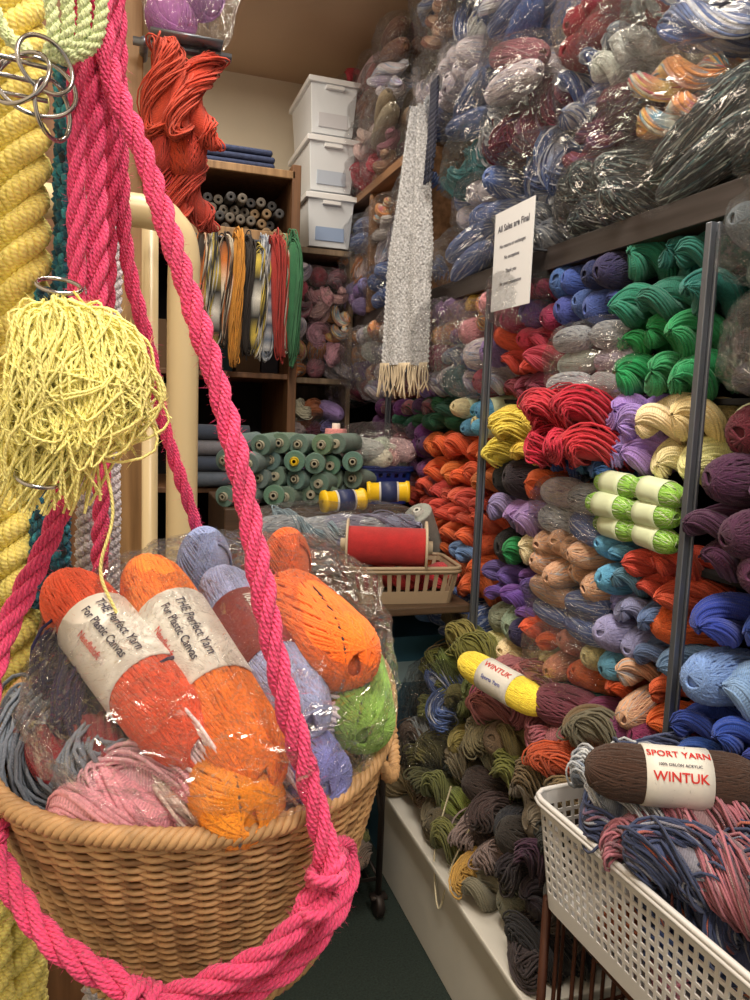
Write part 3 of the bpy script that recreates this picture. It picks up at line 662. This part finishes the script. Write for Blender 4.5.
mb.lathe(fl,32,mat=1,X=Matrix.Translation((-.115,0,0))); mb.lathe(fl,32,mat=1,X=Matrix.Translation((.115,0,0)))
mb.lathe([(-.135,.005),(-.135,.02),(.135,.02),(.135,.005)],16,mat=1)
for k in range(70): 
    x=-.11+.22*k/69; a=np.arange(28)*2*PI/28; mb.tube(np.stack([np.full(28,x),.055*np.cos(a),.055*np.sin(a)],1),.002,5,closed=True)
mb.lathe([(-.112,.054),(.112,.054)],24)
ob('spool',mb.mesh('spool',[YARN,simple('cream_plastic',(205,188,162),.45)]),Rs,axisM((.735,2.05,1.105),(1,-.35,.0)),(185,26,30))
for i in range(5): yarn(Rs,'t',(.68+.06*i,2.12,1.0),(rnd(),1,0),(190,25,38))
Gc=empty('grey_thread_cone'); ob('cone',cone_mesh('gc',.16,.045,.03,(200,200,195)),Gc,axisM((.93,2.22,1.12),(.5,.3,-.75)),(150,155,150))
for k,(z,h,c) in enumerate(((0,.26,(55,95,120)),(.262,.26,(45,95,125)),(.524,.24,(60,110,135)))):
    mb=MB(); mb.box((.965-.01*k,2.42,z+h/2),(.28,.36,h)); mb.box((.965-.01*k,2.239,z+h*.5),(.20,.002,h*.3),1)
    bevel(ob('cardboard_box',mb.mesh('cardboard_box',[simple('box_blue_%d'%k,c,.6,nscale=6,namt=.08),simple('box_print_%d'%k,(150,175,185),.6)],False)),.003)
T2=empty('trolley_yarn')
for i in range(16): yarn(T2,'l',(.25+.06*(i%8),2.05+.12*(i//8),.56+rnd(.01)),(rnd(.4),1,0),random.choice([olive,(60,50,50),(70,60,40)]))
for i in range(16): yarn(T2,'l',(.25+.06*(i%8),2.05+.12*(i//8),.18+rnd(.01)),(rnd(.4),1,0),random.choice([olive,taupe,(140,130,60)]))
# ================================================================= LEFT SIDE
mb=MB(); mb.box((.005,1.62,1.55),(.07,.05,3.1)); mb.box((-.42,1.64,1.55),(.76,.02,3.1),1)
bevel(ob('wooden_display_panel',mb.mesh('wooden_display_panel',[W_light,W_mid],False)),.003)
mb=MB(); mb.tube([(.02,1.55,2.16),(.20,1.55,2.16)],.008,8,cap=True); mb.tube([(.04,1.62,2.16),(.04,1.54,2.16)],.008,8,cap=True); mb.box((.115,1.55,2.17),(.13,.08,.005))
ob('peg_hook_shelf',mb.mesh('peg_hook_shelf',[GREY]))
Ry=empty('hanging_red_yarn')
for i in range(9): ob('hank',(LP+SK)[i%6],Ry,axisM((.074+.024*(i%3),1.52+.03*(i//3),(2.07,2.0,1.93)[i//3]),(rnd(.25),rnd(.1),1),rnd(3),(.80,.85,.85)),jit((188,54,34),10))
Pb=empty('bagged_purple_yarn')
for i in range(5): yarn(Pb,'b',(.09+.05*(i%2),1.53+.04*rnd(),2.22+.05*i),(rnd(),rnd(),rnd()),(180,110,192),(1.1,1.1,1.1))
film(Pb,(.12,1.54,2.33),(.085,.08,.16))
CP=simple('cream_enamel',(205,186,148),.35)
mb=MB(); mb.tube(cr([(-.5,1.30,1.80),(-.1,1.30,1.80),(.04,1.30,1.80),(.075,1.30,1.785),(.095,1.30,1.74),(.095,1.30,1.6),(.095,1.30,.8),(.095,1.30,.0)],120),.026,14,cap=True)
mb.tube([(.045,1.36,.0),(.045,1.36,1.80)],.014,10,cap=True)
ob('cream_rack_frame',mb.mesh('cream_rack_frame',[CP]))
# ---- wicker basket
BC=Vector((.062,.602,1.258)); BX=Matrix.Translation(BC)@Matrix.Rotation(math.radians(-20),4,'Z')@Matrix.Rotation(math.radians(10),4,'X')
WK=simple('wicker_rattan',(184,146,104),.55,nscale=60,namt=.3); WK2=simple('wicker_rattan_dark',(140,104,70),.6,nscale=60,namt=.3)
Wk=empty('wicker_basket'); mb=MB(); a_,b_=.152,.158; Hh=.190; nst=60
def plan(th,f): 
    c,s=np.cos(th),np.sin(th); q=(np.abs(c)**2.35+np.abs(s)**2.35)**(-1/2.35); return a_*f*q*c,b_*f*q*s
rows=54
for k in range(rows):
    z=-Hh+Hh*k/(rows-1); f=.70+.30*((z+Hh)/Hh)**.75
    th=np.arange(nst*4)*2*PI/(nst*4); o_=.0019*np.sin(th*nst/2+ (k%2)*PI)
    x,y=plan(th,f+o_/.15); mb.tube(np.stack([x,y,np.full(len(th),z)],1),.0022,5,closed=True,mat=k%6==0)
for k in range(nst):
    th=np.full(8,(k+.25)*2*PI/nst); zz=np.linspace(-Hh,0,8); f=.70+.30*(np.clip(zz+Hh,0,1)/Hh)**.75; x,y=plan(th,f); mb.tube(np.stack([x,y,zz],1),.0022,5,mat=1)
th=np.arange(300)*2*PI/300
for i in range(4):
    ph=th*44+i*PI/2; x,y=plan(th,1+.0045/.15*np.cos(ph)); mb.tube(np.stack([x,y,.003+.0045*np.sin(ph)],1),.0030,6,closed=True,mat=0)
for zz,m_ in ((-Hh-.002,0),(-Hh*.88,0)):
    for i in range(3):
        ph=th*30+i*2*PI/3; x,y=plan(th,(.70 if zz<-.18 else .765)+.004/.15*np.cos(ph)); mb.tube(np.stack([x,y,zz+.004*np.sin(ph)],1),.0032,5,closed=True,mat=m_)
for k in range(16):
    f=.70*k/16+.02; x,y=plan(th[::4],f); mb.tube(np.stack([x,y,np.full(75,-Hh)],1),.0042,5,closed=True)
for sgn in (-1,1):
    for i in range(3): 
        t=np.linspace(0,PI,40); P=np.stack([sgn*(a_-.004+.010*np.sin(t)+.003*np.cos(t*16+i*2)),.045*np.cos(t),-.018+.003*np.sin(t*16+i*2)-.03*np.sin(t)],1); mb.tube(P,.0030,6)
ob('woven_body',mb.mesh('woven_body',[WK,WK2]),Wk,BX)
Bc=empty('yarn_in_wicker_basket')
def loc(x,y,z): return BX@Vector((x,y,z))
for i in range(24):
    a=random.random()*6.28; r_=.055*math.sqrt(random.random()); yarn(Bc,random.choice('lt'),loc(r_*math.cos(a),r_*math.sin(a),-.12+.04*(i//8)),(math.cos(a*3),math.sin(a*3),0),random.choice([navy,(90,100,130),(70,30,50),(60,60,70)]),(.6,.85,.85))
for (x,y,z,c,k,d) in [(-.088,.025,.008,(18,22,62),'l',(.2,1,0)),(-.080,-.015,.012,(18,22,64),'l',(1,.7,0)),(-.062,-.045,.010,(20,24,70),'l',(1,-.5,0)),(-.108,-.035,-.010,(110,124,155),'l',(.4,-1,0)),(-.10,.070,.004,(120,16,30),'l',(.5,1,0)),(-.088,-.070,-.010,(130,140,160),'l',(1,-.9,0)),(-.060,-.082,.004,(160,20,38),'t',(1,-.4,0)),
    (.0,-.115,.0,(242,168,186),'t',(1,-.15,0.0)),(.01,-.100,.002,(240,172,190),'l',(1,.3,0)),(-.02,-.118,-.004,(238,158,180),'t',(1,.3,0.1)),(.055,-.10,-.004,(238,222,222),'l',(1,.2,0)),(.098,-.065,.014,(238,238,242),'t',(.9,1,0)),(.090,.0,.008,(228,230,240),'t',(.0,1,0)),(.078,-.09,.004,(236,234,240),'l',(1,.7,0)),(.0,.1,.01,(50,60,110),'l',(1,0,0)),(.07,.08,.01,(160,76,48),'l',(1,-.4,0))]:
    yarn(Bc,k,loc(x,y,z),tuple((BX.to_3x3()@Vector(d))),c,(.58,.78,.78) if k!='t' else (.6,.72,.72))
up=(-.1,-.55,.82)
M1,R1=hero(Bc,'orange_skein_labelled',HSL,(-.050,.680,1.343),(.048,.478,1.274),.032,(218,78,38),up)
M2,R2=hero(Bc,'orange_skein_labelled',HSL,(.016,.680,1.355),(.086,.448,1.264),.032,(240,124,28),up)
M3,R3=hero(Bc,'rust_skein_labelled',HSR,(.080,.670,1.345),(.122,.475,1.285),.029,(150,160,205),up)
hero(Bc,'orange_skein',HS,(.132,.640,1.338),(.158,.490,1.318),.033,(242,112,26),up)
hero(Bc,'green_skein',HS,(.180,.575,1.300),(.160,.475,1.272),.027,(128,172,72),up)
hero(Bc,'violet_skein',HS,(.115,.53,1.262),(.128,.450,1.250),.026,(126,132,204),up)
hero(Bc,'yellow_orange_skein',HS,(.055,.52,1.255),(.078,.437,1.243),.031,(248,152,32),up)
hero(Bc,'orange_ball',HB,(.11,.715,1.345),(.19,.69,1.345),.030,(232,98,26),up)
hero(Bc,'blue_ball',HB,(.03,.74,1.34),(.12,.72,1.34),.032,(142,158,208),up)
for M,R in ((M1,R1),(M2,R2)):
    lab_text(Bc,M,R*.995,[('THE Perfect Yarn',.0100,INKK,.14,0),('For Plastic Canvas',.0092,INKK,-.24,0),('Needleloft',.0080,INKR,-.68,0)])
lab_text(Bc,M3,R3*.995,[('100% nylon yarn',.009,LABEL,.1,0)])
FB=shell('film_hero',9,2.6,.11,5)
ob('plastic_bag',FB,Bc,Matrix.Translation((.078,.585,1.308))@Matrix.Rotation(math.radians(-16),4,'Z')@Matrix.Rotation(math.radians(18),4,'X')@Matrix.Diagonal((.128,.150,.046,1)))
# ---- pink macrame hanger
Pk=empty('pink_macrame_hanger'); mb=MB()
kw=dict(n1=3,p1=.070,n2=7,p2=.040,step=.0032,sides=4)
rope(mb,[(-.012,.62,2.05),(-.014,.62,1.78),(.020,.585,1.66),(.068,.51,1.485),(.092,.452,1.34),(.118,.425,1.235),(.118,.418,1.205)],.0088,**kw)
rope(mb,[(-.020,.63,2.05),(-.020,.63,1.78),(-.019,.61,1.56),(-.040,.60,1.43),(-.080,.575,1.33),(-.090,.54,1.27),(-.083,.515,1.215),(-.045,.468,1.17),(.015,.432,1.142)],.0088,**kw)
rope(mb,[(-.006,.64,2.05),(-.008,.64,1.78),(-.014,.70,1.55),(-.022,.770,1.31),(-.022,.755,1.2)],.0085,**kw)
rope(mb,[(-.00,.65,2.05),(-.002,.65,1.78),(.003,.68,1.63),(.023,.70,1.545),(.038,.73,1.475),(.09,.77,1.31),(.10,.755,1.2)],.0068,**kw)
rope(mb,[(.118,.418,1.205),(.085,.412,1.175),(.05,.420,1.155),(.012,.430,1.14)],.0088,**kw)
rope(mb,[(.120,.43,1.215),(.146,.465,1.200),(.140,.452,1.172),(.10,.432,1.145),(.04,.437,1.122),(.01,.437,1.118)],.0085,**kw)
rope(mb,[(-.028,.62,1.9),(-.030,.60,1.7),(-.032,.61,1.5)],.007,**kw)
def ring(c,R,ax,r):
    t=np.linspace(0,2*PI,30); q=Vector(ax).to_track_quat('Z','Y'); pts=[tuple(Vector(c)+q@Vector((R*math.cos(a),R*math.sin(a),0))) for a in t]
    rope(mb,pts,r,2,.05,4,.025,step=.0032)
for c,ax in (((.119,.419,1.215),(.3,-.2,-1)),((.112,.416,1.197),(.6,0,-1)),((.015,.430,1.14),(1,-.2,-.1)),((.003,.432,1.143),(1,-.3,-.4)),((-.083,.515,1.215),(.4,-.3,-1))):
    ring(c,.0098,ax,.0066)
rope(mb,[(.015,.430,1.14),(.025,.435,1.11),(.02,.44,1.07),(.03,.45,1.02)],.0085,**kw)
rope(mb,[(.005,.430,1.14),(-.005,.435,1.11),(.0,.44,1.06),(-.01,.45,1.0)],.0085,**kw)
mb.fuzz(40000,.0045,w=.00010,seed=4)
ob('rope',mb.mesh('pink_rope',[YARN]),Pk,None,(224,68,122))
Yr=empty('yellow_twisted_cord'); mb=MB()
rope(mb,[(-.083,.79,2.0),(-.086,.79,1.8),(-.090,.79,1.5),(-.102,.79,1.3),(-.108,.80,1.1),(-.100,.80,.85),(-.1,.8,.4),(-.1,.8,.02)],.026,3,.085,8,.05,step=.005,sides=5)
rope(mb,[(-.122,.76,1.84),(-.125,.76,1.5),(-.125,.77,1.2),(-.12,.77,.9)],.016,2,.05,6,.03,step=.004)
mb.fuzz(20000,.005,w=.00014,seed=5)
ob('rope',mb.mesh('yellow_rope',[YARN]),Yr,None,(252,238,140))
Tc=empty('teal_twisted_cord'); mb=MB(); rope(mb,[(-.046,.78,1.80),(-.050,.78,1.6),(-.060,.78,1.35),(-.064,.79,1.15)],.013,3,.03,4,.02,step=.003); rope(mb,[(-.068,.77,1.60),(-.075,.77,1.45),(-.078,.77,1.3)],.008,3,.03,4,.02,step=.003)
ob('rope',mb.mesh('teal_rope',[VAR['teal']]),Tc)
Wc=empty('white_braided_cord'); mb=MB(); rope(mb,[(-.032,.86,1.9),(-.034,.86,1.5),(-.036,.86,1.36),(-.036,.86,1.2),(-.03,.9,.02)],.013,3,.035,4,.02,step=.004); rope(mb,[(-.008,.88,1.7),(-.01,.88,1.5),(-.012,.88,1.25)],.010,3,.03,4,.02,step=.003)
ob('rope',mb.mesh('white_rope',[YARN]),Wc,None,(200,195,205))
Gc2=empty('pale_green_cord'); mb=MB()
for k in range(4): rope(mb,[(-.050+.012*k,.565,1.95),(-.048+.012*k,.56,1.80),(-.042+.009*k,.565,1.74),(-.046+.003*k,.57,1.722)],.0050,3,.02,5,.012,step=.003)
rope(mb,[(-.085,.56,1.95),(-.088,.56,1.80),(-.075,.57,1.74),(-.055,.57,1.722)],.005,3,.02,5,.012,step=.003)
ob('rope',mb.mesh('green_rope',[YARN]),Gc2,None,(225,238,190))
Rg=empty('metal_ring_set'); mb=MB(); CH=simple('chrome',(170,170,175),.2,1)
for c,R_,ax in (((-.046,.555,1.712),.018,(.6,-1,.2)),((-.052,.56,1.70),.024,(.2,-1,.5)),((-.042,.555,1.685),.018,(1,-.6,0)),((-.060,.55,1.70),.020,(-.5,-.8,.4)),((-.04,.56,1.575),.014,(.1,-.5,1)),((-.050,.52,1.450),.014,(.2,-.4,1))):
    q=Vector(ax).to_track_quat('Z','Y'); t=np.arange(36)*2*PI/36; mb.tube([tuple(Vector(c)+q@Vector((R_*math.cos(a),R_*math.sin(a),0))) for a in t],.0015,8,closed=True)
for k in range(3): mb.tube([(-.11,.55,1.715-.012*k),(-.045,.555,1.71-.01*k)],.0015,6,cap=True)
ob('rings',mb.mesh('rings',[CH]),Rg)
# tassel
Ts=empty('pale_yellow_yarn_tassel'); mb=MB(); g=np.random.default_rng(5); cx,cy,cz=-.026,.532,1.508
mb.lathe([(-.026,.002),(-.020,.020),(-.008,.029),(.008,.029),(.020,.020),(.028,.004)],16,X=Matrix.Translation((cx,cy,cz))@Matrix.Rotation(PI/2,4,'Y'))
for k in range(620):
    a=g.random()*6.28; rr=.008+.031*math.sqrt(g.random()); dx=rr*math.cos(a); dy=rr*.8*math.sin(a)
    pts=[(cx-.010+dx*.15+g.normal()*.003,cy+dy*.2,cz+.047+g.normal()*.004)]
    pts.append((cx+dx*.85+g.normal()*.005,cy+dy*.9,cz+.034+g.normal()*.006))
    pts.append((cx+dx*1.10+g.normal()*.005,cy+dy*1.15,cz+.006+g.normal()*.008))
    if k%4==0: pts+= [(cx-.012+dx*.85+g.normal()*.007,cy+dy,cz-.030),(cx-.026+dx*.6+g.normal()*.010,cy+dy*.6,cz-.048-.038*g.random())]
    else: pts+= [(cx+dx*1.04+g.normal()*.008,cy+dy*1.05,cz-.018+g.normal()*.008),(cx+dx*.6+g.normal()*.010,cy+dy*1.1,cz-.034+g.normal()*.007),(cx+dx*.4+g.normal()*.010,cy+dy*1.1,cz-.006+g.normal()*.014)]
    mb.tube(cr(pts,22),.00100,4,u0=g.random())
for k in range(60):
    q=Quaternion(Vector(g.normal(size=3)).normalized(),g.random()*6); t=np.arange(28)*2*PI/28; L_=[]; w1,w2=g.random()*6,g.random()*6; sc=.84+.28*g.random()
    for a in t:
        v=(q@Vector((math.cos(a),math.sin(a),.55*math.sin(2*a+w1)+.3*math.sin(3*a+w2)))).normalized()*sc; L_.append((cx+v.x*.042,cy+v.y*.034,cz+v.z*.035))
    mb.tube(L_,.00100,4,closed=True)
mb.tube(cr([(cx+.01,cy,cz-.03),(cx+.02,cy-.01,cz-.08),(cx+.012,cy-.01,cz-.12),(cx+.022,cy-.01,cz-.15)],24),.0011,4)
mb.fuzz(30000,.005,w=.00011,seed=6)
ob('strands',mb.mesh('tassel',[YARN]),Ts,None,(255,246,158))
# ================================================================= LIGHTS
Lf=simple('lamp_diffuser',(255,250,240),.4,emis=(255,238,208),es=2)
for i,(x,y) in enumerate(((.25,-.6),(.25,1.0),(.25,2.6))):
    mb=MB(); mb.box((x,y,3.075),(.34,1.0,.05)); mb.box((x,y,3.045),(.28,.94,.012),1); 
    ob('ceiling_light',mb.mesh('ceiling_light',[WP,Lf],False))
    ld=bpy.data.lights.new('fluorescent_%d'%i,'AREA'); ld.shape='RECTANGLE'; ld.size=.28; ld.size_y=.94; ld.energy=(43,30,16)[i]; ld.color=(1,.90,.75)
    lo=bpy.data.objects.new('fluorescent_lamp',ld); link(lo); lo.location=(x,y,3.03)
w=bpy.data.worlds.new('w'); bpy.context.scene.world=w; w.use_nodes=True
w.node_tree.nodes['Background'].inputs['Color'].default_value=(1,.93,.83,1); w.node_tree.nodes['Background'].inputs['Strength'].default_value=.52
bpy.context.scene.view_settings.view_transform='Standard'
# ================================================================= CAMERA
yaw=math.radians(18.7);pit=math.radians(6.8);r=math.radians(2.15)
F=Vector((math.sin(yaw)*math.cos(pit),math.cos(yaw)*math.cos(pit),-math.sin(pit))); R=Vector((math.cos(yaw),-math.sin(yaw),0)); U=R.cross(F)
Rc=R*math.cos(r)+U*math.sin(r); Uc=-R*math.sin(r)+U*math.cos(r)
cd=bpy.data.cameras.new('camera'); cd.sensor_fit='VERTICAL'; cd.sensor_height=36; cd.lens=27.07; cd.clip_start=.01
co=bpy.data.objects.new('camera',cd); link(co)
co.matrix_world=Matrix(((Rc.x,Uc.x,-F.x,0),(Rc.y,Uc.y,-F.y,0),(Rc.z,Uc.z,-F.z,1.5),(0,0,0,1)))
bpy.context.scene.camera=co
